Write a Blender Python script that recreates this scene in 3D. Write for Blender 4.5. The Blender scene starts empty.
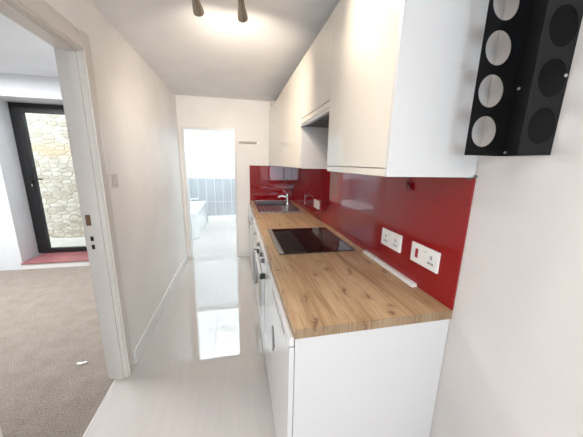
import bpy, bmesh, math, random
from mathutils import Vector, Matrix
S = bpy.context.scene
C = S.collection
random.seed(7)

# ------------------------------------------------------------------ camera
cam = bpy.data.objects.new('camera', bpy.data.cameras.new('camera'))
C.objects.link(cam)
cam.matrix_world = Matrix((
    (0.9774833, 0.0270019, -0.2092781, -0.8400989),
    (-0.2101624, 0.2135314, -0.9540629, -0.7540162),
    (0.0189259, 0.9765630, 0.2143982, 1.4671235),
    (0, 0, 0, 1)))
cam.data.sensor_fit = 'HORIZONTAL'
cam.data.sensor_width = 36.0
cam.data.lens = 250.366 / 583 * 36.0
cam.data.clip_start = 0.02
S.camera = cam

# ------------------------------------------------------------------ sky, sun, added fill lights, exposure
S.view_settings.view_transform = 'Standard'
S.view_settings.look = 'None'
S.view_settings.exposure = 0.64
S.view_settings.gamma = 1.0
S.view_settings.use_curve_mapping = False

w = bpy.data.worlds.new('sky'); S.world = w; w.use_nodes = True
bg = w.node_tree.nodes['Background']
bg.inputs['Color'].default_value = (0.66, 0.83, 1.0, 1)
bg.inputs['Strength'].default_value = 5.6


def light(name, kind, loc, rot, energy, color, **kw):
    d = bpy.data.lights.new(name, kind)
    d.energy = energy; d.color = color
    for k, v in kw.items():
        setattr(d, k, v)
    o = bpy.data.objects.new(name, d); C.objects.link(o)
    o.location = loc; o.rotation_euler = rot
    return o


R = math.radians
light('sun', 'SUN', (0, -5, 8), (R(27), 0, R(-8)), 0.8, (1.0, 0.95, 0.87), angle=R(3))
# added fill lights for galley, bedroom and bathroom; no known lamps there
light('rear_fill_light', 'AREA', (-0.95, -2.55, 1.45), (R(90), 0, 0), 4.0, (1.0, 0.92, 0.87),
      shape='RECTANGLE', size=1.15, size_y=1.25)
light('rear_overhead_fill', 'AREA', (-1.2, -1.5, 2.30), (0, 0, 0), 12, (1.0, 0.94, 0.89),
      shape='RECTANGLE', size=0.7, size_y=0.7)
light('bedroom_overhead_fill', 'AREA', (-3.5, 1.75, 2.40), (0, 0, 0), 70, (0.95, 0.97, 1.0),
      shape='RECTANGLE', size=1.3, size_y=1.3)
light('bathroom_overhead_fill', 'AREA', (-1.2, 4.5, 2.47), (0, 0, 0), 19, (0.86, 0.95, 1.0),
      shape='RECTANGLE', size=1.7, size_y=2.3)
light('bathroom_door_fill', 'AREA', (-1.2, 3.30, 2.25), (R(97), 0, 0), 38, (0.86, 0.95, 1.0),
      shape='RECTANGLE', size=1.5, size_y=0.4)


# ------------------------------------------------------------------ materials
def mat(name, color, rough=0.5, metal=0.0, **kw):
    m = bpy.data.materials.new(name); m.use_nodes = True
    b = m.node_tree.nodes['Principled BSDF']
    b.inputs['Base Color'].default_value = (*color, 1)
    b.inputs['Roughness'].default_value = rough
    b.inputs['Metallic'].default_value = metal
    for k, v in kw.items():
        b.inputs[k].default_value = v
    return m


class NT:
    """small wrapper for building node trees"""
    def __init__(s, m):
        s.t = m.node_tree; s.b = s.t.nodes['Principled BSDF']

    def n(s, typ, **kw):
        x = s.t.nodes.new(typ)
        for k, v in kw.items():
            if k in x.inputs.keys() if isinstance(k, str) else False:
                x.inputs[k].default_value = v
            else:
                setattr(x, k, v)
        return x

    def l(s, a, b):
        s.t.links.new(a, b)

    def coord(s, scale=(1, 1, 1), loc=(0, 0, 0)):
        g = s.t.nodes.new('ShaderNodeNewGeometry')
        mp = s.t.nodes.new('ShaderNodeMapping')
        mp.inputs['Scale'].default_value = scale
        mp.inputs['Location'].default_value = loc
        s.l(g.outputs['Position'], mp.inputs['Vector'])
        return mp.outputs['Vector']

    def noise(s, vec, scale, detail=3, rough=0.5, dist=0.0):
        x = s.t.nodes.new('ShaderNodeTexNoise')
        x.inputs['Scale'].default_value = scale; x.inputs['Detail'].default_value = detail
        x.inputs['Roughness'].default_value = rough; x.inputs['Distortion'].default_value = dist
        s.l(vec, x.inputs['Vector'])
        return x.outputs['Fac']

    def ramp(s, fac, stops):
        x = s.t.nodes.new('ShaderNodeValToRGB')
        e = x.color_ramp.elements
        while len(e) < len(stops):
            e.new(0.5)
        for q, (p, c) in zip(e, stops):
            q.position = p; q.color = (*c, 1) if len(c) == 3 else c
        s.l(fac, x.inputs['Fac'])
        return x.outputs['Color']

    def mix(s, fac, a, b, blend='MIX'):
        x = s.t.nodes.new('ShaderNodeMix'); x.data_type = 'RGBA'; x.blend_type = blend
        for sock, v in ((x.inputs[0], fac), (x.inputs[6], a), (x.inputs[7], b)):
            if hasattr(v, 'is_linked'):
                s.l(v, sock)
            else:
                sock.default_value = v if not isinstance(v, tuple) else (*v, 1)
        return x.outputs[2]

    def math(s, op, a, b=0.0):
        x = s.t.nodes.new('ShaderNodeMath'); x.operation = op
        for sock, v in zip(x.inputs, (a, b)):
            if hasattr(v, 'is_linked'):
                s.l(v, sock)
            else:
                sock.default_value = v
        return x.outputs[0]

    def bump(s, h, strength, dist=0.01):
        x = s.t.nodes.new('ShaderNodeBump')
        x.inputs['Strength'].default_value = strength; x.inputs['Distance'].default_value = dist
        s.l(h, x.inputs['Height']); s.l(x.outputs['Normal'], s.b.inputs['Normal'])

    def base(s, c):
        s.l(c, s.b.inputs['Base Color'])


def paint(name, color, rough=0.6, amp=0.03, bump=0.05):
    m = mat(name, color, rough); t = NT(m)
    v = t.coord()
    n = t.noise(v, 3.0, 4)
    lo = tuple(c * (1 - amp) for c in color); hi = tuple(min(1, c * (1 + amp)) for c in color)
    t.base(t.ramp(n, [(0.35, lo), (0.65, hi)]))
    t.bump(t.noise(v, 160, 2), bump, 0.002)
    return m


def grid_mask(t, vec_scale_loc, lw):
    """1 on joints of a rectangular grid: list of (axis, pitch, offset)"""
    sep = t.n('ShaderNodeSeparateXYZ')
    g = t.n('ShaderNodeNewGeometry'); t.l(g.outputs['Position'], sep.inputs[0])
    out = None
    for ax, pitch, off in vec_scale_loc:
        a = t.math('SUBTRACT', sep.outputs[ax], off)
        a = t.math('DIVIDE', a, pitch)
        a = t.math('FRACT', a)
        a = t.math('SUBTRACT', a, 0.5)
        a = t.math('ABSOLUTE', a)
        a = t.math('GREATER_THAN', a, 0.5 - lw / pitch / 2)
        out = a if out is None else t.math('MAXIMUM', out, a)
    return out


M = {}
M['wall'] = paint('wall_paint_darkened', (0.60, 0.565, 0.535), 0.40)  # same wall paint, darkened to offset the strong light on the right side
M['wall_hall_lightened'] = paint('wall_paint_lightened', (0.88, 0.855, 0.825), 0.45)  # wall paint lightened in place of light missing on left and far walls
M['ceiling'] = paint('ceiling_paint', (0.83, 0.815, 0.80), 0.65)
M['wall_bed'] = paint('bedroom_paint', (0.72, 0.74, 0.76), 0.6)
M['wall_bath'] = paint('bathroom_paint', (0.70, 0.75, 0.78), 0.5)
M['bath_ceiling'] = paint('bathroom_ceiling_paint', (0.86, 0.88, 0.89), 0.6)
M['trim'] = paint('trim_gloss', (0.70, 0.655, 0.605), 0.3, 0.02, 0.02)
M['white_trim'] = paint('white_trim_gloss', (0.78, 0.77, 0.75), 0.3, 0.02, 0.02)
M['gloss_white'] = mat('gloss_white_laminate', (0.70, 0.65, 0.575), 0.07, 0, **{'IOR': 1.38})  # cream tint puts the warm lamplight into the white base colour
M['panel_white'] = mat('satin_white_panel', (0.61, 0.595, 0.58), 0.22)
M['appliance'] = mat('appliance_enamel', (0.80, 0.80, 0.79), 0.18)
M['steel'] = mat('brushed_steel', (0.62, 0.61, 0.60), 0.28, 1.0)
M['chrome'] = mat('chrome', (0.85, 0.85, 0.86), 0.08, 1.0)
M['nickel'] = mat('satin_nickel', (0.40, 0.355, 0.30), 0.38, 1.0)
M['dull_metal'] = mat('dull_brown_metal', (0.30, 0.265, 0.225), 0.5, 0.4)
M['sink_steel_shaded'] = mat('shaded_sink_steel', (0.34, 0.34, 0.345), 0.3, 1.0)  # steel darkened to stand in for shaded bowl and dark reflections between ribs
M['black_metal'] = mat('black_powder_coat', (0.012, 0.012, 0.013), 0.42)
M['rack'] = mat('black_rack_metal', (0.005, 0.005, 0.0055), 0.5, 0, **{'Specular IOR Level': 0.22})
M['black'] = mat('black_plastic', (0.012, 0.012, 0.012), 0.3)
M['groove_shade'] = mat('painted_groove_shade', (0.06, 0.055, 0.05), 0.7)  # dark colour stands in for the shade inside the grip groove
M['charcoal'] = mat('charcoal_grey', (0.09, 0.09, 0.095), 0.35)
M['grey'] = mat('grey_plastic', (0.30, 0.30, 0.31), 0.35)
M['plastic'] = mat('white_plastic', (0.80, 0.785, 0.76), 0.25)
M['red_plastic'] = mat('red_rocker', (0.33, 0.02, 0.03), 0.3)
M['cord_red'] = mat('dark_red_cord', (0.12, 0.012, 0.016), 0.4)
M['pale_cord'] = mat('pale_pink_cord', (0.75, 0.55, 0.50), 0.4)
M['splash'] = mat('red_glass', (0.25, 0.003, 0.008), 0.02, 0, **{'IOR': 1.62})
M['ceramic_hob'] = mat('black_ceramic_glass', (0.010, 0.009, 0.010), 0.05, 0, **{'IOR': 1.55})
M['hob_mark'] = mat('hob_printing', (0.06, 0.06, 0.06), 0.2)
M['oven_glass'] = mat('dark_oven_glass', (0.02, 0.02, 0.022), 0.05)
M['acrylic'] = mat('white_acrylic', (0.84, 0.86, 0.86), 0.1)
M['brass'] = mat('aged_brass', (0.33, 0.21, 0.13), 0.35, 1.0)
M['switch'] = mat('switch_plate', (0.66, 0.61, 0.56), 0.35)
M['terracotta'] = paint('red_quarry_tile', (0.34, 0.13, 0.135), 0.4, 0.15)
M['scrap'] = mat('paper_scrap', (0.85, 0.83, 0.78), 0.8)


def mk_floor():
    m = mat('polished_porcelain_tile', (0.5, 0.45, 0.4), 0.035); t = NT(m)
    v = t.coord((8, 1.2, 1))
    n = t.noise(v, 3.0, 4, 0.6)
    c = t.ramp(n, [(0.3, (0.55, 0.51, 0.475)), (0.7, (0.58, 0.54, 0.505))])
    g = grid_mask(t, [(0, 0.6, -1.055), (1, 0.635, 0.80)], 0.004)
    t.base(t.mix(g, c, (0.31, 0.285, 0.26)))
    t.l(t.math('ADD', t.math('MULTIPLY', g, 0.4), 0.035), t.b.inputs['Roughness'])
    # one dull round patch worn into the polish
    ps = t.n('ShaderNodeVectorMath', operation='DISTANCE'); t.l(t.coord(), ps.inputs[0]); ps.inputs[1].default_value = (-0.965, 1.32, 0.0)
    patch = t.ramp(ps.outputs['Value'], [(0.050, (1, 1, 1)), (0.062, (0, 0, 0))])
    t.l(t.math('ADD', t.math('ADD', t.math('MULTIPLY', g, 0.4), 0.035), t.math('MULTIPLY', patch, 0.22)), t.b.inputs['Roughness'])
    t.b.inputs['IOR'].default_value = 2.4
    # slight waviness of the polished surface
    t.bump(t.noise(t.coord(), 6.0, 1), 0.03, 0.004)
    return m


def mk_carpet():
    m = mat('beige_carpet_pile', (0.25, 0.2, 0.16), 0.95); t = NT(m)
    v = t.coord()
    a = t.noise(v, 150, 3, 0.7); b = t.noise(v, 9, 4, 0.6)
    f = t.math('ADD', t.math('MULTIPLY', a, 0.85), t.math('MULTIPLY', b, 0.15))
    t.base(t.ramp(f, [(0.36, (0.195, 0.16, 0.133)), (0.52, (0.36, 0.31, 0.263)), (0.66, (0.52, 0.455, 0.395))]))
    t.b.inputs['Specular IOR Level'].default_value = 0.1
    t.bump(t.noise(v, 190, 3, 0.7), 0.9, 0.012)
    return m


def mk_wood(name='oak_laminate', tone=(0.90, 0.86, 0.82)):
    m = mat(name, (0.5, 0.3, 0.15), 0.36); t = NT(m)
    big = t.noise(t.coord((8, 0.8, 2)), 1.7, 4, 0.6, 0.8)
    fine = t.noise(t.coord((70, 2.2, 3)), 2.0, 4, 0.65, 0.3)
    c = t.ramp(big, [(0.26, (0.31, 0.19, 0.10)), (0.40, (0.50, 0.33, 0.185)), (0.56, (0.61, 0.43, 0.26)), (0.76, (0.69, 0.515, 0.335))])
    c2 = t.ramp(fine, [(0.30, (0.55, 0.49, 0.43)), (0.52, (1, 1, 1))])
    c = t.mix(0.8, c, c2, 'MULTIPLY')
    # knots with a soft darker halo, stretched along the grain
    cv = t.coord(); sw = t.n('ShaderNodeSeparateXYZ'); t.l(cv, sw.inputs[0])
    wob = t.noise(cv, 14, 3)
    cb = t.n('ShaderNodeCombineXYZ')
    t.l(t.math('ADD', t.math('MULTIPLY', sw.outputs[0], 10.5), t.math('MULTIPLY', wob, 1.1)), cb.inputs[0])
    t.l(t.math('ADD', t.math('MULTIPLY', sw.outputs[1], 5.2), t.math('MULTIPLY', wob, 0.9)), cb.inputs[1])
    vo = t.n('ShaderNodeTexVoronoi'); vo.voronoi_dimensions = '2D'; vo.inputs['Scale'].default_value = 1.0
    vo.inputs['Randomness'].default_value = 1.0
    t.l(cb.outputs[0], vo.inputs['Vector'])
    sc = t.n('ShaderNodeSeparateColor'); t.l(vo.outputs['Color'], sc.inputs[0])
    gate = t.math('GREATER_THAN', sc.outputs[0], 0.5)
    halo = t.math('MULTIPLY', t.math('MULTIPLY', t.ramp(vo.outputs['Distance'], [(0.05, (1, 1, 1)), (0.34, (0, 0, 0))]), gate), 0.55)
    core = t.math('MULTIPLY', t.math('MULTIPLY', t.ramp(vo.outputs['Distance'], [(0.05, (1, 1, 1)), (0.13, (0, 0, 0))]), gate), 0.6)
    c = t.mix(1.0, c, tone, 'MULTIPLY')
    c = t.mix(halo, c, (0.33, 0.185, 0.095))
    c = t.mix(core, c, (0.115, 0.058, 0.030))
    t.base(c)
    t.l(t.math('ADD', t.math('MULTIPLY', fine, 0.15), 0.3), t.b.inputs['Roughness'])
    return m


def mk_stone():
    m = mat('rubble_stone_wall', (0.4, 0.33, 0.24), 0.9); t = NT(m)
    cv = t.coord(); sw = t.n('ShaderNodeSeparateXYZ'); t.l(cv, sw.inputs[0])
    cb = t.n('ShaderNodeCombineXYZ')
    t.l(t.math('MULTIPLY', sw.outputs[0], 6.5), cb.inputs[0]); t.l(t.math('MULTIPLY', sw.outputs[2], 13.0), cb.inputs[1])
    ed = t.n('ShaderNodeTexVoronoi', feature='DISTANCE_TO_EDGE', voronoi_dimensions='2D'); ed.inputs['Scale'].default_value = 1.0
    ce = t.n('ShaderNodeTexVoronoi', voronoi_dimensions='2D'); ce.inputs['Scale'].default_value = 1.0
    for q in (ed, ce):
        q.inputs['Randomness'].default_value = 0.85; t.l(cb.outputs[0], q.inputs['Vector'])
    sc = t.n('ShaderNodeSeparateColor'); t.l(ce.outputs['Color'], sc.inputs[0])
    stone = t.ramp(sc.outputs[0], [(0.0, (0.33, 0.265, 0.185)), (0.5, (0.42, 0.35, 0.26)), (1.0, (0.49, 0.43, 0.34))])
    joint = t.ramp(ed.outputs['Distance'], [(0.02, (0, 0, 0)), (0.12, (1, 1, 1))])
    n = t.noise(cv, 16, 5, 0.7)
    c = t.mix(joint, (0.36, 0.30, 0.225), stone)
    c = t.mix(0.7, c, t.ramp(n, [(0.3, (0.62, 0.58, 0.52)), (0.62, (1, 1, 1))]), 'MULTIPLY')
    # a course of warmer stones
    bz = t.math('SUBTRACT', 1.0, t.math('MULTIPLY', t.math('ABSOLUTE', t.math('SUBTRACT', sw.outputs[2], 1.62)), 5.0))
    bz = t.math('MULTIPLY', t.math('MAXIMUM', bz, 0.0), t.noise(cv, 3.5, 2))
    c = t.mix(bz, c, (0.46, 0.28, 0.13))
    t.base(c)
    t.bump(t.math('ADD', n, t.math('MULTIPLY', joint, 0.6)), 0.7, 0.03)
    return m


def mk_bath_tile():
    m = mat('grey_bath_tile', (0.4, 0.42, 0.44), 0.15); t = NT(m)
    n = t.noise(t.coord((30, 30, 1.5)), 1.0, 4)
    c = t.ramp(n, [(0.3, (0.33, 0.345, 0.355)), (0.7, (0.40, 0.415, 0.425))])
    g = grid_mask(t, [(0, 0.20, -0.985), (1, 0.20, 3.3), (2, 0.587, 0.49)], 0.012)
    t.base(t.mix(g, c, (0.56, 0.57, 0.58)))
    return m


def mk_glass():
    m = bpy.data.materials.new('clear_glass'); m.use_nodes = True
    t = m.node_tree; t.nodes.remove(t.nodes['Principled BSDF'])
    tr = t.nodes.new('ShaderNodeBsdfTransparent'); tr.inputs['Color'].default_value = (0.96, 0.96, 0.955, 1)
    gl = t.nodes.new('ShaderNodeBsdfGlossy'); gl.inputs['Roughness'].default_value = 0.01
    fr = t.nodes.new('ShaderNodeFresnel'); fr.inputs['IOR'].default_value = 1.45
    mx = t.nodes.new('ShaderNodeMixShader')
    t.links.new(fr.outputs[0], mx.inputs[0]); t.links.new(tr.outputs[0], mx.inputs[1]); t.links.new(gl.outputs[0], mx.inputs[2])
    t.links.new(mx.outputs[0], t.nodes['Material Output'].inputs['Surface'])
    return m


def mk_emit(name, color, strength):
    m = mat(name, (0.8, 0.8, 0.8), 0.3)
    b = m.node_tree.nodes['Principled BSDF']
    b.inputs['Emission Color'].default_value = (*color, 1); b.inputs['Emission Strength'].default_value = strength
    return m


M['floor'] = mk_floor(); M['carpet'] = mk_carpet(); M['wood'] = mk_wood(); M['wood_edge'] = mk_wood('oak_edge_band', (0.52, 0.50, 0.48)); M['stone'] = mk_stone()
M['bath_tile'] = mk_bath_tile(); M['glass'] = mk_glass(); M['bulb'] = mk_emit('lit_bulb', (1.0, 0.72, 0.38), 6.0)
M['paving'] = paint('courtyard_paving', (0.42, 0.37, 0.30), 0.8)


# ------------------------------------------------------------------ mesh helpers
class MB:
    """collects shapes (world coordinates) and links them as one mesh object"""
    def __init__(s):
        s.bm = bmesh.new()

    def _merge(s, b):
        me = bpy.data.meshes.new('t'); b.to_mesh(me); b.free(); s.bm.from_mesh(me); bpy.data.meshes.remove(me)

    def box(s, x0, y0, z0, x1, y1, z1, bev=0.0, seg=2):
        b = bmesh.new()
        bmesh.ops.create_cube(b, size=1.0)
        lo = (min(x0, x1), min(y0, y1), min(z0, z1)); hi = (max(x0, x1), max(y0, y1), max(z0, z1))
        for v in b.verts:
            v.co = Vector([lo[i] + (v.co[i] + 0.5) * (hi[i] - lo[i]) for i in range(3)])
        if bev:
            bmesh.ops.bevel(b, geom=b.edges[:], offset=bev, segments=seg, affect='EDGES', profile=0.5)
        s._merge(b); return s

    def lathe(s, p0, axis, prof, seg=24):
        """prof: list of (distance along axis, radius)"""
        b = bmesh.new(); ax = Vector(axis).normalized()
        u = ax.orthogonal().normalized(); v = ax.cross(u)
        rings = []
        for d, r in prof:
            c = Vector(p0) + ax * d
            rings.append([b.verts.new(c + (u * math.cos(2 * math.pi * k / seg) + v * math.sin(2 * math.pi * k / seg)) * r) for k in range(seg)])
        for a, c in zip(rings, rings[1:]):
            for k in range(seg):
                b.faces.new((a[k], a[(k + 1) % seg], c[(k + 1) % seg], c[k]))
        b.faces.new(rings[0][::-1]); b.faces.new(rings[-1])
        bmesh.ops.recalc_face_normals(b, faces=b.faces[:])
        s._merge(b); return s

    def cyl(s, p0, p1, r, seg=20):
        d = Vector(p1) - Vector(p0)
        return s.lathe(p0, d, [(0, r), (d.length, r)], seg)

    def tube(s, pts, r, seg=10):
        b = bmesh.new(); pts = [Vector(p) for p in pts]; rings = []
        for i, p in enumerate(pts):
            t = (pts[min(i + 1, len(pts) - 1)] - pts[max(i - 1, 0)]).normalized()
            u = t.cross(Vector((0.31, 0.2, 0.93))).normalized(); v = t.cross(u)
            rr = r[i] if isinstance(r, (list, tuple)) else r
            rings.append([b.verts.new(p + (u * math.cos(2 * math.pi * k / seg) + v * math.sin(2 * math.pi * k / seg)) * rr) for k in range(seg)])
        for a, c in zip(rings, rings[1:]):
            for k in range(seg):
                b.faces.new((a[k], a[(k + 1) % seg], c[(k + 1) % seg], c[k]))
        b.faces.new(rings[0][::-1]); b.faces.new(rings[-1])
        bmesh.ops.recalc_face_normals(b, faces=b.faces[:])
        s._merge(b); return s

    def prism(s, poly, axis, a0, a1):
        """polygon in the two other axes (in x,y,z order) extruded along axis 0/1/2"""
        b = bmesh.new()
        def P(p, a):
            q = list(p); q.insert(axis, a); return b.verts.new(q)
        A = [P(p, a0) for p in poly]; B = [P(p, a1) for p in poly]
        b.faces.new(A); b.faces.new(B[::-1])
        for i in range(len(poly)):
            j = (i + 1) % len(poly)
            b.faces.new((A[i], B[i], B[j], A[j]))
        bmesh.ops.recalc_face_normals(b, faces=b.faces[:])
        s._merge(b); return s

    def perforated(s, x0, x1, y0, y1, cells, cx, r, seg=32):
        """plate in the XZ plane between y0 and y1; cells: list of (zlo, zhi, zc or None)"""
        b = bmesh.new()
        for zl, zh, zc in cells:
            if zc is None:
                q = [(x0, zl), (x1, zl), (x1, zh), (x0, zh)]
                b.faces.new([b.verts.new((x, y0, z)) for x, z in q]); b.faces.new([b.verts.new((x, y1, z)) for x, z in q][::-1])
                continue
            cir, sq = [], []
            for k in range(seg):
                a = 2 * math.pi * k / seg; ca, sa = math.cos(a), math.sin(a)
                cir.append((cx + r * ca, zc + r * sa))
                tx = ((x1 - cx) if ca > 0 else (x0 - cx)) / ca if abs(ca) > 1e-6 else 1e9
                tz = ((zh - zc) if sa > 0 else (zl - zc)) / sa if abs(sa) > 1e-6 else 1e9
                t_ = min(tx, tz); sq.append((cx + t_ * ca, zc + t_ * sa))
            # add exact corners
            for cxx, czz in ((x0, zl), (x1, zl), (x1, zh), (x0, zh)):
                i = min(range(seg), key=lambda k: (sq[k][0] - cxx) ** 2 + (sq[k][1] - czz) ** 2)
                sq[i] = (cxx, czz)
            for y, flip in ((y0, False), (y1, True)):
                Cv = [b.verts.new((x, y, z)) for x, z in cir]; Q = [b.verts.new((x, y, z)) for x, z in sq]
                for k in range(seg):
                    f = (Cv[k], Q[k], Q[(k + 1) % seg], Cv[(k + 1) % seg])
                    b.faces.new(f if not flip else f[::-1])
            A = [b.verts.new((x, y0, z)) for x, z in cir]; B = [b.verts.new((x, y1, z)) for x, z in cir]
            for k in range(seg):
                b.faces.new((A[k], A[(k + 1) % seg], B[(k + 1) % seg], B[k]))
        zl, zh = cells[0][0], cells[-1][1]
        per = [(x0, zl), (x1, zl), (x1, zh), (x0, zh)]
        for i in range(4):
            p, q = per[i], per[(i + 1) % 4]
            b.faces.new([b.verts.new(v) for v in ((p[0], y0, p[1]), (q[0], y0, q[1]), (q[0], y1, q[1]), (p[0], y1, p[1]))])
        bmesh.ops.remove_doubles(b, verts=b.verts[:], dist=1e-5)
        bmesh.ops.recalc_face_normals(b, faces=b.faces[:])
        s._merge(b); return s

    def build(s, name, m, parent=None, smooth=True, label=None):
        me = bpy.data.meshes.new(name)
        off = Vector((0, 0, 0)); p = parent
        while p is not None:
            off += p.location; p = p.parent
        if parent is None and len(s.bm.verts):
            lo = [min(v.co[i] for v in s.bm.verts) for i in range(3)]; hi = [max(v.co[i] for v in s.bm.verts) for i in range(3)]
            o_loc = Vector(((lo[0] + hi[0]) / 2, (lo[1] + hi[1]) / 2, lo[2])); off = o_loc
        else:
            o_loc = Vector((0, 0, 0))
        for v in s.bm.verts:
            v.co -= off
        bmesh.ops.recalc_face_normals(s.bm, faces=s.bm.faces[:])
        s.bm.to_mesh(me); s.bm.free()
        me.materials.append(M[m])
        if smooth:
            me.shade_auto_smooth(angle=R(35)) if hasattr(me, 'shade_auto_smooth') else None
            for pl in me.polygons:
                big = pl.area > 0.004 and max(abs(c) for c in pl.normal) > 0.9999
                pl.use_smooth = not big
            try:
                me.set_sharp_from_angle(angle=R(35))
            except Exception:
                pass
        o = bpy.data.objects.new(name, me); C.objects.link(o)
        o.location = o_loc
        if parent is not None:
            o.parent = parent
        if label:
            o['label'] = label
        if smooth:
            wn_ = o.modifiers.new('weighted_normals', 'WEIGHTED_NORMAL'); wn_.keep_sharp = True; wn_.weight = 80
        return o


def tag(o, label, cat, group=None):
    o['label'] = label; o['category'] = cat
    if group:
        o['group'] = group
    return o


def thing(name, label, cat, loc, group=None):
    o = bpy.data.objects.new(name, None); C.objects.link(o)
    o.empty_display_size = 0.05; o.location = loc
    return tag(o, label, cat, group)


def struct(name, mb, m, parent=None, label=None):
    o = mb.build(name, m, parent, smooth=False)
    if parent is None:
        o['kind'] = 'structure'
    if label:
        o['label'] = label
    return o


def struct_empty(name, loc, label):
    o = bpy.data.objects.new(name, None); C.objects.link(o); o.location = loc
    o['kind'] = 'structure'; o['label'] = label
    return o


def box(*a, **k):
    return MB().box(*a, **k)


# ------------------------------------------------------------------ dimensions
XL = -1.614          # left wall of the galley
XB = -1.724          # bedroom side of that wall
YF = 3.117           # far wall
HC = 2.337           # ceiling
YN, YO, ZO = 0.075, 0.905, 2.02     # bedroom doorway
XF = -0.674          # front of the base unit doors
XW = -0.653          # front edge of the worktop
XU = -0.353          # front of the wall cabinets
ZU, ZT = 1.430, 2.207
YB = -2.6            # wall behind the camera

# ------------------------------------------------------------------ galley shell
struct('floor', box(XB + 0.035, YB, -0.1, 0.05, YF + 0.1, 0.0), 'floor', label='glossy pale beige tiled floor')
struct('ceiling', box(XB, YB, HC, 0.1, YF, HC + 0.1), 'ceiling')
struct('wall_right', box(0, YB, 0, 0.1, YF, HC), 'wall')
mb = MB()
mb.box(XB, YB, 0, XL, YN - 0.02, HC).box(XB, YN - 0.02, ZO + 0.02, XL, YO + 0.02, HC).box(XB, YO + 0.02, 0, XL, YF, HC)
struct('wall_left', mb, 'wall_hall_lightened')
DX0, DX1, DZ = -1.545, -0.863, 1.912    # far doorway
mb = MB()
mb.box(-2.5, YF, 0, DX0, YF + 0.1, 2.5).box(DX1, YF, 0, 0.1, YF + 0.1, 2.5).box(DX0, YF, DZ, DX1, YF + 0.1, 2.5)
struct('wall_far', mb, 'wall_hall_lightened')
mb = MB()   # invented wall behind the camera, with an added opening letting light in
mb.box(XB, YB - 0.1, 0, 0.1, YB, 0.8).box(XB, YB - 0.1, 2.1, 0.1, YB, HC + 0.1)
mb.box(XB, YB - 0.1, 0.8, -1.55, YB, 2.1).box(-0.35, YB - 0.1, 0.8, 0.1, YB, 2.1)
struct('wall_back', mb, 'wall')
wn = struct_empty('added_window_1', (-0.95, YB, 0.8), 'added white framed window behind the viewer, unseen, to let in light')
MB().box(-1.55, YB - 0.07, 0.8, -1.5, YB - 0.02, 2.1).box(-0.40, YB - 0.07, 0.8, -0.35, YB - 0.02, 2.1).box(-1.5, YB - 0.07, 0.8, -0.40, YB - 0.02, 0.85)\
    .box(-1.5, YB - 0.07, 2.05, -0.40, YB - 0.02, 2.1).box(-0.97, YB - 0.07, 0.85, -0.93, YB - 0.02, 2.05).build('added_window_frame', 'white_trim', wn)

# skirtings
struct('baseboard_left', MB().box(XL, YO + 0.115, 0, XL + 0.016, YF, 0.105, bev=0.004), 'white_trim')
struct('baseboard_far', MB().box(DX1 + 0.035, YF - 0.014, 0, XW + 0.03, YF, 0.09, bev=0.003), 'white_trim')

# bedroom doorway lining and architrave
tr = struct_empty('trim_1', (XL, YO, 0), 'cream painted doorway lining and architrave around the bedroom opening')
mb = MB()
mb.box(XB - 0.004, YO, 0, XL + 0.004, YO + 0.02, ZO, bev=0.002).box(XB - 0.004, YN - 0.02, 0, XL + 0.004, YN, ZO, bev=0.002)
mb.box(XB - 0.004, YN - 0.02, ZO, XL + 0.004, YO + 0.02, ZO + 0.02, bev=0.002)
mb.build('door_lining', 'trim', tr)
mb = MB()
mb.box(XL - 0.062, YO - 0.012, 0, XL - 0.022, YO + 0.001, ZO, bev=0.002).box(XL - 0.062, YN, 0, XL - 0.022, YN + 0.012, ZO, bev=0.002)
mb.box(XL - 0.062, YN + 0.011, ZO - 0.012, XL - 0.022, YO - 0.011, ZO, bev=0.002)
mb.build('door_stop', 'trim', tr)
mb = MB()
prof = [(0.004, 0), (0.011, 0.002), (0.013, 0.008), (0.013, 0.045), (0.011, 0.060), (0.008, 0.075), (0.005, 0.085), (0.002, 0.090)]
mb.prism([(XL + a, YO + 0.008 + b) for a, b in prof] + [(XL, YO + 0.10), (XL, YO + 0.008)], 2, 0, ZO + 0.10)
mb.prism([(XL + a, YN - 0.008 - b) for a, b in prof] + [(XL, YN - 0.10), (XL, YN - 0.008)], 2, 0, ZO + 0.10)
mb.prism([(XL + a, ZO + 0.008 + b) for a, b in prof] + [(XL, ZO + 0.10), (XL, ZO + 0.008)], 1, YN - 0.008, YO + 0.008)
mb.box(XB - 0.016, YO + 0.008, 0, XB, YO + 0.09, ZO + 0.09, bev=0.003).box(XB - 0.016, YN - 0.09, 0, XB, YN - 0.008, ZO + 0.09, bev=0.003)
mb.box(XB - 0.016, YN - 0.09, ZO + 0.008, XB, YO + 0.09, ZO + 0.09, bev=0.003)
mb.build('architrave', 'trim', tr)
mb = MB()
mb.box(XB + 0.008, YO - 0.003, 1.085, XB + 0.034, YO, 1.15, bev=0.001)
mb.build('strike_plate', 'brass', tr, label='brass strike plate')
for zz in (0.990, 0.938):
    box(XB + 0.018, YO - 0.002, zz, XB + 0.034, YO + 0.0005, zz + 0.028).build('latch_hole', 'black', tr, label='dark latch slot')
# threshold strip between carpet and tiles
struct('trim_2', box(XB + 0.030, YN, -0.02, XB + 0.036, YO, 0.002), 'trim')

# far doorway frame
tr = struct_empty('trim_3', (DX0, YF, 0), 'white painted frame of the bathroom doorway')
mb = MB()
mb.box(DX0 - 0.026, YF - 0.014, 0, DX0 + 0.006, YF + 0.11, DZ + 0.028, bev=0.002).box(DX1 - 0.006, YF - 0.014, 0, DX1 + 0.026, YF + 0.11, DZ + 0.028, bev=0.002)
mb.box(DX0 + 0.005, YF - 0.014, DZ - 0.006, DX1 - 0.005, YF + 0.11, DZ + 0.028, bev=0.002)
mb.build('door_lining', 'white_trim', tr)
box(DX1 - 0.009, YF + 0.02, 0.87, DX1 - 0.005, YF + 0.05, 0.94).build('strike_plate', 'brass', tr, label='dark strike plate')

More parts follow.
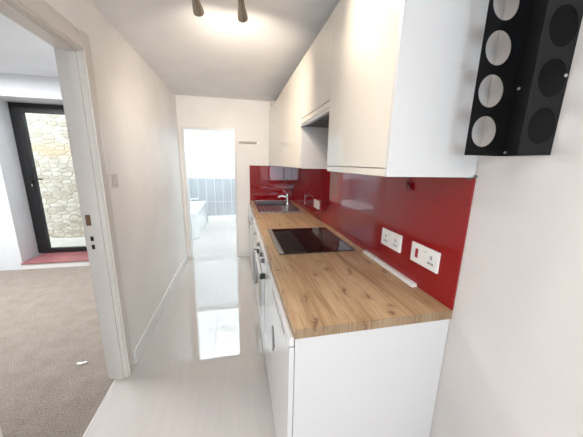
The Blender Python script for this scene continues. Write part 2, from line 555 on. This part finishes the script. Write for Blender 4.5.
# ------------------------------------------------------------------ bathroom shell
BY = 5.80
struct('floor', box(-2.5, YF + 0.1, -0.1, -0.2, BY + 0.1, 0.0), 'floor', label='pale tiled bathroom floor')
struct('ceiling', box(-2.5, YF + 0.1, 2.5, -0.2, BY + 0.1, 2.6), 'bath_ceiling')
struct('wall_bathroom_far', box(-2.5, BY, 0, -0.2, BY + 0.1, 2.5), 'wall_bath')
struct('wall_bathroom_left', box(-2.5, YF + 0.1, 0, -2.4, BY, 2.5), 'wall_bath')
struct('wall_bathroom_right', box(-0.3, YF + 0.1, 0, -0.2, BY, 2.5), 'wall_bath')
mb = MB()
mb.box(-2.4, BY - 0.012, 0.0, -0.3, BY, 1.078).box(-2.4, YF + 0.12, 0, -2.388, BY - 0.012, 1.078).box(-0.312, YF + 0.12, 0, -0.3, BY - 0.012, 1.078)
struct('trim_4', mb, 'bath_tile', label='grey tiled lower wall of the bathroom')
struct('trim_5', box(-1.585, BY - 0.10, 0, -0.312, BY - 0.012, 0.135, bev=0.004), 'white_trim', label='low white boxed ledge along the bathroom wall')

# ------------------------------------------------------------------ bedroom shell
BX, BYF, BZ = -4.85, 3.09, 2.43
RX0, RX1, RZ, RY = -3.69, -2.84, 2.185, 3.47     # recess of the glazed door
struct('floor', box(-4.95, YB, -0.1, XB + 0.03, RY + 0.1, 0.0), 'carpet', label='beige brown carpet of the bedroom')
struct('ceiling', box(-4.95, YB, BZ, XB, RY + 0.1, BZ + 0.1), 'wall_bed')
mb = MB()
mb.prism([(BX - 0.1, BYF), (RX0, BYF), (RX0 - 0.07, RY + 0.1), (BX - 0.1, RY + 0.1)], 2, 0, BZ)
mb.box(RX1, BYF, 0, XB, RY + 0.1, BZ)
mb.prism([(RX0, BYF), (RX1, BYF), (RX1, RY + 0.1), (RX0 - 0.07, RY + 0.1)], 2, RZ, BZ)
struct('wall_bedroom_far', mb, 'wall_bed')
mb = box(BX - 0.1, YB, 0, BX, BYF, BZ)
struct('wall_bedroom_left', mb, 'wall_bed')
struct('wall_bedroom_back', box(-4.95, YB - 0.1, 0, XB, YB, BZ + 0.1), 'wall_bed')
mb = MB()
mb.box(RX0, BYF - 0.004, 0, RX1, BYF + 0.02, 0.074, bev=0.002)
struct('trim_6', mb, 'white_trim', label='white wooden riser of the step under the glazed door')
mb = MB()
mb.box(RX0 - 0.01, BYF - 0.016, 0.074, RX1, RY + 0.02, 0.092, bev=0.004)
struct('trim_7', mb, 'terracotta', label='red tiled step in front of the glazed door')

# glazed black door
GY = RY
d1 = struct_empty('door_1', ((RX0 + RX1) / 2, GY, 0.07), 'black framed glazed door to the courtyard')
fx0, fx1, fz0, fz1 = RX0 - 0.055, RX1 + 0.0, 0.092, RZ
mb = MB()
mb.box(fx0, GY, fz0, fx0 + 0.06, GY + 0.07, fz1, bev=0.004).box(fx1 - 0.06, GY, fz0, fx1, GY + 0.07, fz1, bev=0.004)
mb.box(fx0 + 0.06, GY, fz1 - 0.055, fx1 - 0.06, GY + 0.07, fz1, bev=0.004).box(fx0 + 0.06, GY, fz0, fx1 - 0.06, GY + 0.07, fz0 + 0.02, bev=0.002)
mb.build('door_frame', 'black_metal', d1)
lx0, lx1, lz0, lz1 = fx0 + 0.062, fx1 - 0.062, fz0 + 0.022, fz1 - 0.057
st = 0.082
lf = MB()
lf.box(lx0, GY - 0.012, lz0, lx0 + st, GY + 0.05, lz1, bev=0.004).box(lx1 - st, GY - 0.012, lz0, lx1, GY + 0.05, lz1, bev=0.004)
lf.box(lx0 + st, GY - 0.012, lz1 - 0.065, lx1 - st, GY + 0.05, lz1, bev=0.004).box(lx0 + st, GY - 0.012, lz0, lx1 - st, GY + 0.05, lz0 + 0.05, bev=0.004)
leaf = lf.build('door_leaf', 'black_metal', d1)
box(lx0 + st - 0.01, GY + 0.015, lz0 + 0.04, lx1 - st + 0.01, GY + 0.021, lz1 - 0.055).build('glass_pane', 'glass', leaf)
mb = MB()
hx = lx0 + 0.045
mb.box(hx - 0.016, GY - 0.022, 1.06, hx + 0.016, GY - 0.012, 1.28, bev=0.004)
mb.cyl((hx, GY - 0.02, 1.19), (hx, GY - 0.06, 1.19), 0.011).tube([(hx, GY - 0.058, 1.19), (hx + 0.06, GY - 0.06, 1.192), (hx + 0.155, GY - 0.055, 1.188)], 0.010)
mb.build('lever_handle', 'black', leaf)
box(hx - 0.008, GY - 0.026, 1.085, hx + 0.008, GY - 0.0215, 1.115, bev=0.002).build('lock_cylinder', 'chrome', leaf, label='chrome lock cylinder')

# courtyard
struct('wall_courtyard', box(-7.0, 5.0, -0.6, -2.6, 5.3, 3.4), 'stone', label='pale rubble stone wall of the courtyard')
struct('floor', box(-7.0, RY + 0.1, -0.7, -2.5, 5.0, -0.1), 'paving', label='courtyard paving')

# ------------------------------------------------------------------ base units
GR_B = 'base units under the oak worktop'
ZB = 0.862
o = MB().box(XW, 0.0, 0.0, -0.002, 0.018, ZB, bev=0.0015).build('end_panel', 'panel_white')
tag(o, 'white end panel closing the near end of the base units beneath the worktop', 'panel')


def carcass(mb, x0, x1, y0, y1, z0, z1, t=0.018):
    mb.box(x0, y0, z0, x1, y0 + t, z1).box(x0, y1 - t, z0, x1, y1, z1)
    mb.box(x0, y0 + t, z0, x1, y1 - t, z0 + t).box(x1 - t, y0 + t, z0 + t, x1, y1 - t, z1)
    return mb


# nearest base unit with a grooved door
t = thing('base_cabinet', 'white base cabinet nearest the viewer, grooved door with a dark diamond plate', 'cabinet', (-0.33, 0.37, 0), GR_B)
carcass(MB(), XF + 0.022, -0.01, 0.020, 0.728, 0.10, ZB - 0.002).build('carcass', 'panel_white', t)
mb = MB().box(XF, 0.001, 0.826, XF + 0.02, 0.728, ZB - 0.001, bev=0.006, seg=3)
mb.build('top_rail', 'panel_white', t)
box(XF + 0.012, 0.022, 0.798, XF + 0.022, 0.726, 0.827).build('grip_groove', 'groove_shade', t, label='finger groove with its shade painted dark')
dr = MB().box(XF, 0.001, 0.05, XF + 0.02, 0.727, 0.798, bev=0.003).box(XF, 0.001, 0.795, XF + 0.02, 0.09, 0.824, bev=0.003).box(XF, 0.47, 0.795, XF + 0.02, 0.727, 0.824, bev=0.003).build('door', 'panel_white', t)
mb = MB().prism([(0.345, 0.545), (0.395, 0.485), (0.45, 0.57), (0.40, 0.635)], 0, XF - 0.004, XF + 0.001)
mb.build('diamond_plate', 'charcoal', dr, label='dark grey diamond plate')
box(XF + 0.02, 0.020, 0, XF + 0.036, 0.728, 0.099).build('plinth', 'panel_white', t)

# oven
t = thing('oven', 'white built-in oven with bar handle and dark knobs beneath the hob', 'oven', (-0.33, 1.03, 0), GR_B)
box(XF + 0.022, 0.735, 0.10, -0.03, 1.325, 0.858).build('oven_body', 'appliance', t)
cp = MB().box(XF, 0.733, 0.775, XF + 0.021, 1.327, 0.858, bev=0.003).build('control_panel', 'appliance', t)
for ky in (0.84, 0.96, 1.20):
    kb = MB().lathe((XF + 0.001, ky, 0.822), (-1, 0, 0), [(0, 0.020), (0.004, 0.020), (0.005, 0.016), (0.022, 0.014), (0.024, 0.012)])
    kb.build('knob', 'charcoal', cp, label='dark grey oven knob')
dr = MB().box(XF, 0.733, 0.225, XF + 0.021, 1.327, 0.770, bev=0.003).build('oven_door', 'appliance', t)
box(XF - 0.0015, 0.79, 0.29, XF + 0.002, 1.27, 0.69, bev=0.001).build('door_glass', 'oven_glass', dr, label='dark glass window')
hb = MB().box(XF - 0.034, 0.79, 0.722, XF - 0.020, 1.27, 0.748, bev=0.004).build('bar_handle', 'appliance', dr)
for ky in (0.775, 1.27):
    box(XF - 0.036, ky, 0.718, XF + 0.001, ky + 0.022, 0.752, bev=0.003).build('handle_end', 'black', dr, label='black handle end')
MB().box(XF, 0.733, 0.05, XF + 0.021, 1.327, 0.220, bev=0.003).build('lower_panel', 'panel_white', t)
box(XF + 0.021, 0.735, 0, XF + 0.037, 1.325, 0.099).build('plinth', 'panel_white', t)

# washing machine
t = thing('washing_machine', 'white washing machine beneath the worktop between oven and sink cabinet', 'washing machine', (-0.33, 1.66, 0), GR_B)
MB().box(XF + 0.004, 1.362, 0.02, -0.06, 1.958, 0.845, bev=0.008).build('machine_body', 'appliance', t)
cp = MB().box(XF, 1.364, 0.735, XF + 0.012, 1.956, 0.843, bev=0.004).build('control_panel', 'appliance', t)
MB().lathe((XF + 0.002, 1.66, 0.79), (-1, 0, 0), [(0, 0.026), (0.018, 0.022), (0.02, 0.02)]).build('program_dial', 'grey', cp, label='grey dial')
box(XF - 0.003, 1.82, 0.745, XF + 0.002, 1.945, 0.80, bev=0.002).build('drawer_grip', 'grey', cp, label='grey detergent drawer grip')
dr = MB().lathe((XF + 0.006, 1.66, 0.43), (-1, 0, 0), [(0, 0.17), (0.02, 0.168), (0.028, 0.155), (0.024, 0.12), (0.016, 0.115)], 40).build('drum_door', 'grey', t, label='round grey drum door')
MB().lathe((XF - 0.008, 1.66, 0.43), (-1, 0, 0), [(0, 0.118), (0.006, 0.10), (0.012, 0.06), (0.014, 0.0005)], 32).build('door_glass', 'oven_glass', dr)
for fx in (XF + 0.05, -0.12):
    for fy in (1.41, 1.91):
        MB().cyl((fx, fy, 0), (fx, fy, 0.03), 0.02).build('foot', 'black', t)

# sink cabinet
t = thing('sink_cabinet', 'white two-door cabinet at the far end below the sink', 'cabinet', (-0.33, 2.54, 0), GR_B)
mb = MB()
mb.box(XF + 0.022, 1.975, 0.10, -0.01, 1.993, ZB - 0.002).box(XF + 0.022, 3.094, 0.10, -0.01, 3.112, ZB - 0.002).box(XF + 0.022, 1.993, 0.10, -0.01, 3.094, 0.118)
mb.box(XF + 0.022, 1.993, 0.80, XF + 0.04, 3.094, ZB - 0.002)
mb.build('carcass', 'panel_white', t)
for a, b, hy_ in ((1.977, 2.540, 2.47), (2.546, 3.110, 2.60)):
    dr = MB().box(XF, a, 0.05, XF + 0.02, b, ZB - 0.004, bev=0.003).build('door', 'panel_white', t)
    mb = MB().tube([(XF + 0.002, hy_, 0.66), (XF - 0.022, hy_, 0.665), (XF - 0.026, hy_, 0.70), (XF - 0.026, hy_, 0.75), (XF - 0.022, hy_, 0.785), (XF + 0.002, hy_, 0.79)], 0.006)
    mb.build('handle', 'steel', dr, label='steel bow handle')
box(XF + 0.021, 1.977, 0, XF + 0.037, 3.110, 0.099).build('plinth', 'panel_white', t)

# worktop with the cut-out for the sink
SX0, SX1, SY0, SY1 = -0.57, -0.165, 2.575, 2.92     # bowl opening
mb = MB()
mb.box(XW - 0.002, -0.004, ZB, -0.001, SY0, 0.90).box(XW - 0.002, SY1, ZB, -0.001, YF - 0.001, 0.90)
mb.box(XW - 0.002, SY0, ZB, SX0, SY1, 0.90).box(SX1, SY0, ZB, -0.001, SY1, 0.90)
bmesh.ops.remove_doubles(mb.bm, verts=mb.bm.verts[:], dist=1e-5)
o = mb.build('worktop', 'wood', smooth=False)
MB().box(XW - 0.002, -0.0055, ZB, -0.001, -0.0038, 0.8998).build('end_edging', 'wood_edge', o, smooth=False, label='darker streaked end edging')
tag(o, 'knotty oak worktop running along the red splashback above the white base units', 'worktop')

# splashback
o = MB().box(-0.0065, -0.006, 0.9005, -0.0005, YF - 0.001, ZU - 0.002, bev=0.001).build('splashback', 'splash')
tag(o, 'long glossy red glass splashback on the right wall above the worktop', 'splashback')
o = MB().box(XW + 0.003, YF - 0.0065, 0.9005, -0.0075, YF - 0.0005, 1.428, bev=0.001).build('splashback', 'splash')
tag(o, 'short red glass splashback on the far wall behind the sink', 'splashback')
o = MB().box(-0.017, 0.004, 1.423, -0.0005, 0.016, 1.4295, bev=0.001).lathe((-0.008, -0.007, 1.434), (0, -1, 0), [(0, 0.006), (0.004, 0.006), (0.006, 0.003)]).build('mirror_clip', 'charcoal')
tag(o, 'tiny dark clip holding the top near corner of the red splashback', 'clip')

# hob
HX0, HX1, HY0, HY1 = -0.592, -0.066, 0.722, 1.338
t = thing('hob', 'black ceramic glass hob set into the oak worktop', 'hob', ((HX0 + HX1) / 2, (HY0 + HY1) / 2, 0.9))
MB().box(HX0 + 0.002, HY0 + 0.002, 0.9002, HX1 - 0.002, HY1 - 0.002, 0.9032, bev=0.001).build('trim_frame', 'black', t)
MB().box(HX0, HY0, 0.9032, HX1, HY1, 0.9075, bev=0.002).build('glass_plate', 'ceramic_hob', t)


def ring(mb, cx, cy, z, r, wdt=0.003, seg=48):
    b = bmesh.new()
    A = [b.verts.new((cx + r * math.cos(2 * math.pi * k / seg), cy + r * math.sin(2 * math.pi * k / seg), z)) for k in range(seg)]
    B = [b.verts.new((cx + (r - wdt) * math.cos(2 * math.pi * k / seg), cy + (r - wdt) * math.sin(2 * math.pi * k / seg), z)) for k in range(seg)]
    A2 = [b.verts.new((v.co.x, v.co.y, z - 0.0004)) for v in A]; B2 = [b.verts.new((v.co.x, v.co.y, z - 0.0004)) for v in B]
    for k in range(seg):
        j = (k + 1) % seg
        b.faces.new((A[k], A[j], B[j], B[k])); b.faces.new((A2[k], A2[j], A[j], A[k])); b.faces.new((B[k], B[j], B2[j], B2[k])); b.faces.new((A2[k], B2[k], B2[j], A2[j]))
    mb._merge(b)


for cx, cy, r in ((-0.40, 0.875, 0.092), (-0.40, 1.18, 0.074), (-0.19, 0.875, 0.074), (-0.19, 1.18, 0.092)):
    mb = MB(); ring(mb, cx, cy, 0.9078, r); mb.build('cooking_zone', 'hob_mark', t, label='grey ring of a cooking zone')
MB().box(HX0 + 0.003, HY0 + 0.004, 0.9075, HX0 + 0.034, HY1 - 0.004, 0.9083, bev=0.0003).build('edge_strip', 'steel', t, label='steel front edge strip')

# sink and tap
t = thing('sink', 'stainless steel sink with ribbed drainer set into the far end of the worktop', 'sink', (-0.35, 2.5, 0.9))
mb = MB()
px0, px1, py0, py1 = -0.605, -0.085, 2.085, 3.03
mb.box(px0, py0, 0.9003, px1, SY0 + 0.008, 0.904).box(px0, SY1 - 0.008, 0.9003, px1, py1, 0.904)
mb.box(px0, SY0 + 0.008, 0.9003, SX0 + 0.008, SY1 - 0.008, 0.904).box(SX1 - 0.008, SY0 + 0.008, 0.9003, px1, SY1 - 0.008, 0.904)
for a in ((px0, py0, px1, py0 + 0.012), (px0, py1 - 0.012, px1, py1), (px0, py0, px0 + 0.012, py1), (px1 - 0.012, py0, px1, py1)):
    mb.box(a[0], a[1], 0.9003, a[2], a[3], 0.909, bev=0.002)
mb.build('drainer', 'sink_steel_shaded', t)
mb = MB()
for k in range(11):
    xx = -0.565 + k * 0.043
    mb.box(xx, 2.12, 0.904, xx + 0.018, SY0 - 0.03, 0.910, bev=0.003)
mb.build('drainer_ribs', 'steel', t)
mb = MB()
b0, b1 = 0.74, 0.903
i0, i1, j0, j1 = SX0 + 0.008, SX1 - 0.008, SY0 + 0.008, SY1 - 0.008
mb.box(i0, j0, b0, i0 + 0.002, j1, b1).box(i1 - 0.002, j0, b0, i1, j1, b1).box(i0, j0, b0, i1, j0 + 0.002, b1).box(i0, j1 - 0.002, b0, i1, j1, b1).box(i0, j0, b0 - 0.002, i1, j1, b0)
mb.build('bowl', 'sink_steel_shaded', t)
MB().lathe((-0.37, 2.75, b0), (0, 0, 1), [(0, 0.042), (0.002, 0.042), (0.003, 0.036), (0.001, 0.02)]).build('plug_hole', 'chrome', t)

t = thing('mixer_tap', 'chrome mixer tap standing on the back edge of the kitchen sink', 'tap', (-0.133, 2.76, 0.9045))
MB().lathe((-0.133, 2.76, 0.9045), (0, 0, 1), [(0, 0.028), (0.008, 0.027), (0.012, 0.023), (0.075, 0.022), (0.085, 0.026), (0.125, 0.026), (0.135, 0.018)]).build('tap_body', 'chrome', t)
MB().tube([(-0.135, 2.76, 0.985), (-0.175, 2.765, 1.005), (-0.215, 2.77, 1.012), (-0.25, 2.775, 1.004), (-0.262, 2.776, 0.985)], [0.015, 0.014, 0.013, 0.013, 0.013], 14).build('spout', 'chrome', t)
MB().tube([(-0.133, 2.76, 1.035), (-0.14, 2.745, 1.06), (-0.19, 2.71, 1.085)], [0.012, 0.010, 0.008]).build('lever', 'chrome', t)

# sockets
def socket(name, label, y0, y1, z0, z1, cooker=False):
    t = thing(name, label, 'socket', (-0.007, (y0 + y1) / 2, z0), 'white sockets on the red splashback')
    W_, H_ = y1 - y0, z1 - z0
    pl = MB().box(-0.016, y0, z0, -0.0066, y1, z1, bev=0.003).build('face_plate', 'plastic', t)
    yy = lambda f: y1 - f * W_      # fraction from the left as seen
    zz = lambda f: z0 + f * H_
    X0, X1 = -0.0205, -0.0155

    def outlet(f0):
        for dy, dz, ww, hh in ((0.0, 0.50, 0.011, 0.018), (-0.055, 0.26, 0.016, 0.010), (0.055, 0.26, 0.016, 0.010)):
            c = yy(f0 + dy)
            box(-0.0166, c - ww / 2, zz(dz), -0.0155, c + ww / 2, zz(dz) + hh).build('pin_hole', 'grey', t, label='grey pin hole')
    if cooker:
        MB().box(-0.019, yy(0.29), zz(0.28), X1, yy(0.19), zz(0.74), bev=0.002).build('cooker_switch', 'red_plastic', t, label='red cooker switch')
        outlet(0.76)
        MB().box(-0.019, yy(0.60), zz(0.66), X1, yy(0.50), zz(0.80), bev=0.0015).build('rocker', 'plastic', t)
        box(-0.0195, yy(0.57), zz(0.745), -0.0185, yy(0.53), zz(0.775)).build('indicator', 'grey', t, label='grey indicator')
    else:
        outlet(0.24); outlet(0.76)
        for f in (0.42, 0.53):
            MB().box(-0.019, yy(f + 0.05), zz(0.66), X1, yy(f - 0.04), zz(0.82), bev=0.0015).build('rocker', 'plastic', t)
        box(-0.0195, yy(0.56), zz(0.76), -0.0155, yy(0.38), zz(0.80)).build('indicator', 'grey', t, label='grey indicator')
    for f in (0.08, 0.92):
        MB().cyl((-0.0155, yy(f), zz(0.5)), (-0.0167, yy(f), zz(0.5)), 0.003, 10).build('screw', 'steel', t)
    return t


socket('wall_socket', 'white cooker switch and socket plate with red rocker on the red splashback', 0.087, 0.260, 1.016, 1.111, True)
socket('wall_socket', 'white double socket beside the plate with the red rocker', 0.343, 0.520, 1.017, 1.112)
socket('wall_socket', 'small far white double socket on the red splashback near the sink', 1.70, 1.875, 1.003, 1.093)

# plastic trunking
t = thing('cable_trunking', 'white plastic trunking strip lying on the worktop against the splashback', 'trunking', (-0.022, 0.44, 0.9))
MB().box(-0.038, 0.195, 0.9003, -0.008, 0.682, 0.908, bev=0.002).build('base_channel', 'plastic', t)
MB().box(-0.034, 0.196, 0.908, -0.009, 0.681, 0.917, bev=0.003).build('cover', 'plastic', t)

# ------------------------------------------------------------------ wall cabinets
GR_W = 'white gloss wall cabinets'
o = MB().box(XU - 0.002, 0.0, ZU, -0.001, 0.018, ZT, bev=0.0015).build('end_panel', 'panel_white')
tag(o, 'white end panel on the near side of the wall cabinets above the splashback', 'panel')


def wall_cab(label, y0, y1, z0, doors, rail):
    t = thing('wall_cabinet', label, 'cabinet', (-0.17, (y0 + y1) / 2, z0), GR_W)
    mb = MB()
    mb.box(XU + 0.02, y0, z0, -0.002, y0 + 0.016, ZT).box(XU + 0.02, y1 - 0.016, z0, -0.002, y1, ZT)
    mb.box(XU + 0.02, y0 + 0.016, z0 + 0.014, -0.002, y1 - 0.016, z0 + 0.03).box(XU + 0.02, y0 + 0.016, ZT - 0.016, -0.002, y1 - 0.016, ZT)
    mb.box(-0.01, y0 + 0.016, z0 + 0.03, -0.002, y1 - 0.016, ZT - 0.016)
    mb.build('carcass', 'panel_white', t)
    n = len(doors)
    for a, b in doors:
        MB().box(XU, a + 0.0006, z0 + rail, XU + 0.019, b - 0.0006, ZT, bev=0.0012).build('door', 'gloss_white', t)
    if rail > 0.005:
        MB().box(XU + 0.002, y0 + 0.001, z0, XU + 0.019, y1 - 0.001, z0 + rail - 0.003, bev=0.0015).build('grip_rail', 'gloss_white', t)
    return t


wall_cab('white gloss wall cabinet nearest the viewer, left of the grey end panel', 0.0185, 0.585, ZU, [(0.0185, 0.585)], 0.029)
wall_cab('short white gloss wall cabinet above the extractor hood', 0.5865, 1.2185, 1.762, [(0.5865, 1.2185)], 0.036)
wall_cab('white gloss wall cabinet just past the extractor hood', 1.220, 2.165, ZU, [(1.220, 2.165)], 0.003)
wall_cab('farthest white gloss wall cabinet, touching the far wall above the sink', 2.167, 3.112, ZU, [(2.167, 3.112)], 0.003)

struct('trim_8', box(XU + 0.004, 2.98, ZT + 0.001, -0.001, YF - 0.001, 2.322, bev=0.002), 'trim', label='small pale boxing in the corner above the farthest wall cabinet')

t = thing('extractor_hood', 'slim grey extractor hood beneath the short wall cabinet above the hob', 'extractor', (-0.17, 0.9, 1.73))
mb = MB()
mb.box(XU + 0.001, 0.589, 1.742, XU + 0.03, 1.216, 1.760, bev=0.002)
mb.build('front_visor', 'steel', t)
mb = MB().box(XU + 0.03, 0.589, 1.748, -0.012, 1.216, 1.7615, bev=0.001)
mb.build('hood_body', 'black', t)
mb = MB()
for k in range(2):
    y = 0.605 + k * 0.305
    for j in range(12):
        mb.box(XU + 0.05 + j * 0.023, y, 1.744, XU + 0.063 + j * 0.023, y + 0.285, 1.749)
mb.build('grease_filter', 'charcoal', t)

# pulls hanging under the cabinets
t = thing('pull_cord', 'short dark red cord end hanging below the nearest wall cabinet', 'cord', (-0.02, 0.33, ZU))
MB().tube([(-0.014, 0.348, ZU + 0.001), (-0.014, 0.344, ZU - 0.025), (-0.014, 0.338, ZU - 0.047)], 0.0025).build('string', 'cord_red', t)
MB().lathe((-0.0195, 0.341, ZU - 0.040), (0, -0.45, -1), [(0, 0.004), (0.006, 0.008), (0.020, 0.012), (0.034, 0.011), (0.044, 0.004)]).build('toggle', 'cord_red', t)

# knife strip, switch
t = thing('knife_strip', 'brushed metal knife strip on the far wall beside the bathroom doorway', 'knife rack', (-0.66, YF, 1.73))
MB().box(-0.808, YF - 0.014, 1.737, -0.52, YF - 0.004, 1.767, bev=0.002).build('magnetic_bar', 'dull_metal', t)
for xx in (-0.806, -0.532):
    box(xx, YF - 0.015, 1.736, xx + 0.010, YF - 0.0005, 1.768, bev=0.001).build('end_bracket', 'steel', t)
t = thing('light_switch', 'small pale light switch on the left wall beside the bedroom doorway', 'switch', (XL, 1.07, 1.295))
MB().box(XL, 1.030, 1.295, XL + 0.009, 1.115, 1.380, bev=0.004).build('face_plate', 'switch', t)
MB().box(XL + 0.008, 1.062, 1.322, XL + 0.013, 1.083, 1.353, bev=0.002).build('rocker', 'switch', t)

# wine rack
t = thing('wine_rack', 'black metal wall rack with round bottle holes beside the wall cabinets', 'rack', (-0.07, -0.145, 1.502))
RZ0, pitch, n = 1.503, 0.1155, 6
cells = [(RZ0, RZ0 + 0.012, None)]
for k in range(n):
    zc = 1.575 + k * pitch
    cells.append((cells[-1][1], zc + pitch / 2, zc))
top = cells[-1][1]
cells.append((top, top + 0.012, None))
top += 0.012
YA, YC = -0.080, -0.213
MB().box(-0.0035, YC, RZ0, -0.001, YA, top).build('back_plate', 'rack', t)
MB().perforated(-0.145, -0.001, YA - 0.0018, YA, cells, -0.087, 0.0455).build('side_plate', 'rack', t)
MB().perforated(-0.114, -0.001, YC, YC + 0.0018, cells, -0.053, 0.0455).build('side_plate', 'rack', t)
for zz, yy_ in ((1.514, YA - 0.012), (1.700, YA - 0.016)):
    MB().lathe((-0.0035, yy_, zz), (-1, 0, 0), [(0, 0.0045), (0.002, 0.004), (0.003, 0.002)], 12).build('screw', 'steel', t)

MB().lathe((-0.012, YC, 1.700), (0, -1, 0), [(0, 0.0045), (0.002, 0.004), (0.003, 0.002)], 12).build('screw', 'steel', t)

# ceiling spotlights
t = thing('spotlight_bar', 'satin metal ceiling bar with tilted warm spotlights over the galley, rear pair added', 'ceiling light', (-0.9, 0.60, HC))
MB().box(-1.12, 0.575, HC - 0.028, -0.68, 0.625, HC - 0.0005, bev=0.006).build('ceiling_bar', 'nickel', t)
for hx_, tipx, dy in ((-1.020, -1.004, 1), (-0.805, -0.787, 1), (-0.94, -0.90, -1), (-0.73, -0.66, -1)):  # the two backward-facing heads are added, out of view, to light the near end
    tip = Vector((tipx, 0.60 + dy * 0.165, 2.198)); root = Vector((hx_, 0.60 + dy * 0.035, 2.262))
    ax = (tip - root).normalized()
    L = (tip - root).length
    MB().tube([(hx_, 0.60, HC - 0.025), (hx_, 0.60, 2.285), (hx_, 0.60 + dy * 0.025, 2.268), tuple(root + ax * 0.01)], 0.007).build('arm', 'nickel', t)
    hd = MB().lathe(root, ax, [(0, 0.008), (0.004, 0.013), (0.02, 0.0145), (L * 0.55, 0.016), (L * 0.72, 0.021), (L * 0.97, 0.027), (L, 0.026)]).build('lamp_head', 'nickel', t)
    MB().lathe(tip - ax * 0.001, ax, [(0, 0.024), (0.004, 0.022), (0.006, 0.01)]).build('bulb', 'bulb', hd, label='lit warm bulb')
    light('spot_glow', 'SPOT', tip + ax * 0.012, ax.to_track_quat('-Z', 'Y').to_euler(), (27.0 if dy > 0 else 10.0), (1.0, 0.87, 0.73),
          shadow_soft_size=0.024, spot_size=R(138), spot_blend=1.0)

# ------------------------------------------------------------------ bathroom things
t = thing('bathtub', 'white bathtub along the left side of the bathroom, seen through the far doorway', 'bathtub', (-1.98, 4.97, 0))
bx0, bx1, by0, by1, bz = -2.386, -1.592, 4.165, BY - 0.014, 0.515
MB().box(bx1 - 0.016, by0 + 0.004, 0.0, bx1 - 0.004, by1, bz - 0.03, bev=0.002).box(bx0, by0 + 0.004, 0.0, bx1 - 0.016, by0 + 0.016, bz - 0.03, bev=0.002).build('bath_panel', 'acrylic', t)
b = bmesh.new()


def rr(x0, x1, y0, y1, r, z, seg=8):
    out = []
    for cx, cy, a0 in ((x1 - r, y1 - r, 0), (x0 + r, y1 - r, 90), (x0 + r, y0 + r, 180), (x1 - r, y0 + r, 270)):
        for k in range(seg + 1):
            a = R(a0 + 90 * k / seg); out.append(b.verts.new((cx + r * math.cos(a), cy + r * math.sin(a), z)))
    return out


loops = [rr(bx0, bx1, by0, by1, 0.02, bz - 0.035), rr(bx0, bx1, by0, by1, 0.02, bz), rr(bx0 + 0.07, bx1 - 0.06, by0 + 0.08, by1 - 0.10, 0.12, bz),
         rr(bx0 + 0.085, bx1 - 0.075, by0 + 0.10, by1 - 0.115, 0.12, bz - 0.03), rr(bx0 + 0.14, bx1 - 0.13, by0 + 0.22, by1 - 0.17, 0.14, 0.13)]
for A, B in zip(loops, loops[1:]):
    for k in range(len(A)):
        j = (k + 1) % len(A); b.faces.new((A[k], A[j], B[j], B[k]))
b.faces.new(loops[-1])
mb = MB(); mb._merge(b); mb.build('tub', 'acrylic', t)

t = thing('bath_mixer', 'chrome bath mixer tap on the far rim of the bathtub', 'tap', (-1.93, by1 - 0.05, bz))
mb = MB()
for xx in (-2.01, -1.85):
    mb.cyl((xx, by1 - 0.05, bz), (xx, by1 - 0.05, bz + 0.05), 0.02)
mb.cyl((-2.04, by1 - 0.05, bz + 0.06), (-1.82, by1 - 0.05, bz + 0.06), 0.024).tube([(-1.93, by1 - 0.06, bz + 0.06), (-1.93, by1 - 0.13, bz + 0.065), (-1.93, by1 - 0.16, bz + 0.04)], 0.016)
mb.build('mixer_body', 'chrome', t)
for xx in (-2.06, -1.80):
    MB().lathe((xx - 0.02, by1 - 0.05, bz + 0.06), (1, 0, 0), [(0, 0.022), (0.01, 0.028), (0.03, 0.028), (0.04, 0.022)]).build('tap_handle', 'chrome', t)

# scrap on the carpet
o = MB().prism([(-2.02, 1.090), (-1.995, 1.082), (-1.955, 1.096), (-1.958, 1.106), (-1.99, 1.100), (-2.018, 1.103)], 2, 0.002, 0.012).build('paper_scrap', 'scrap')
tag(o, 'small white paper scrap lying on the beige carpet', 'scrap')
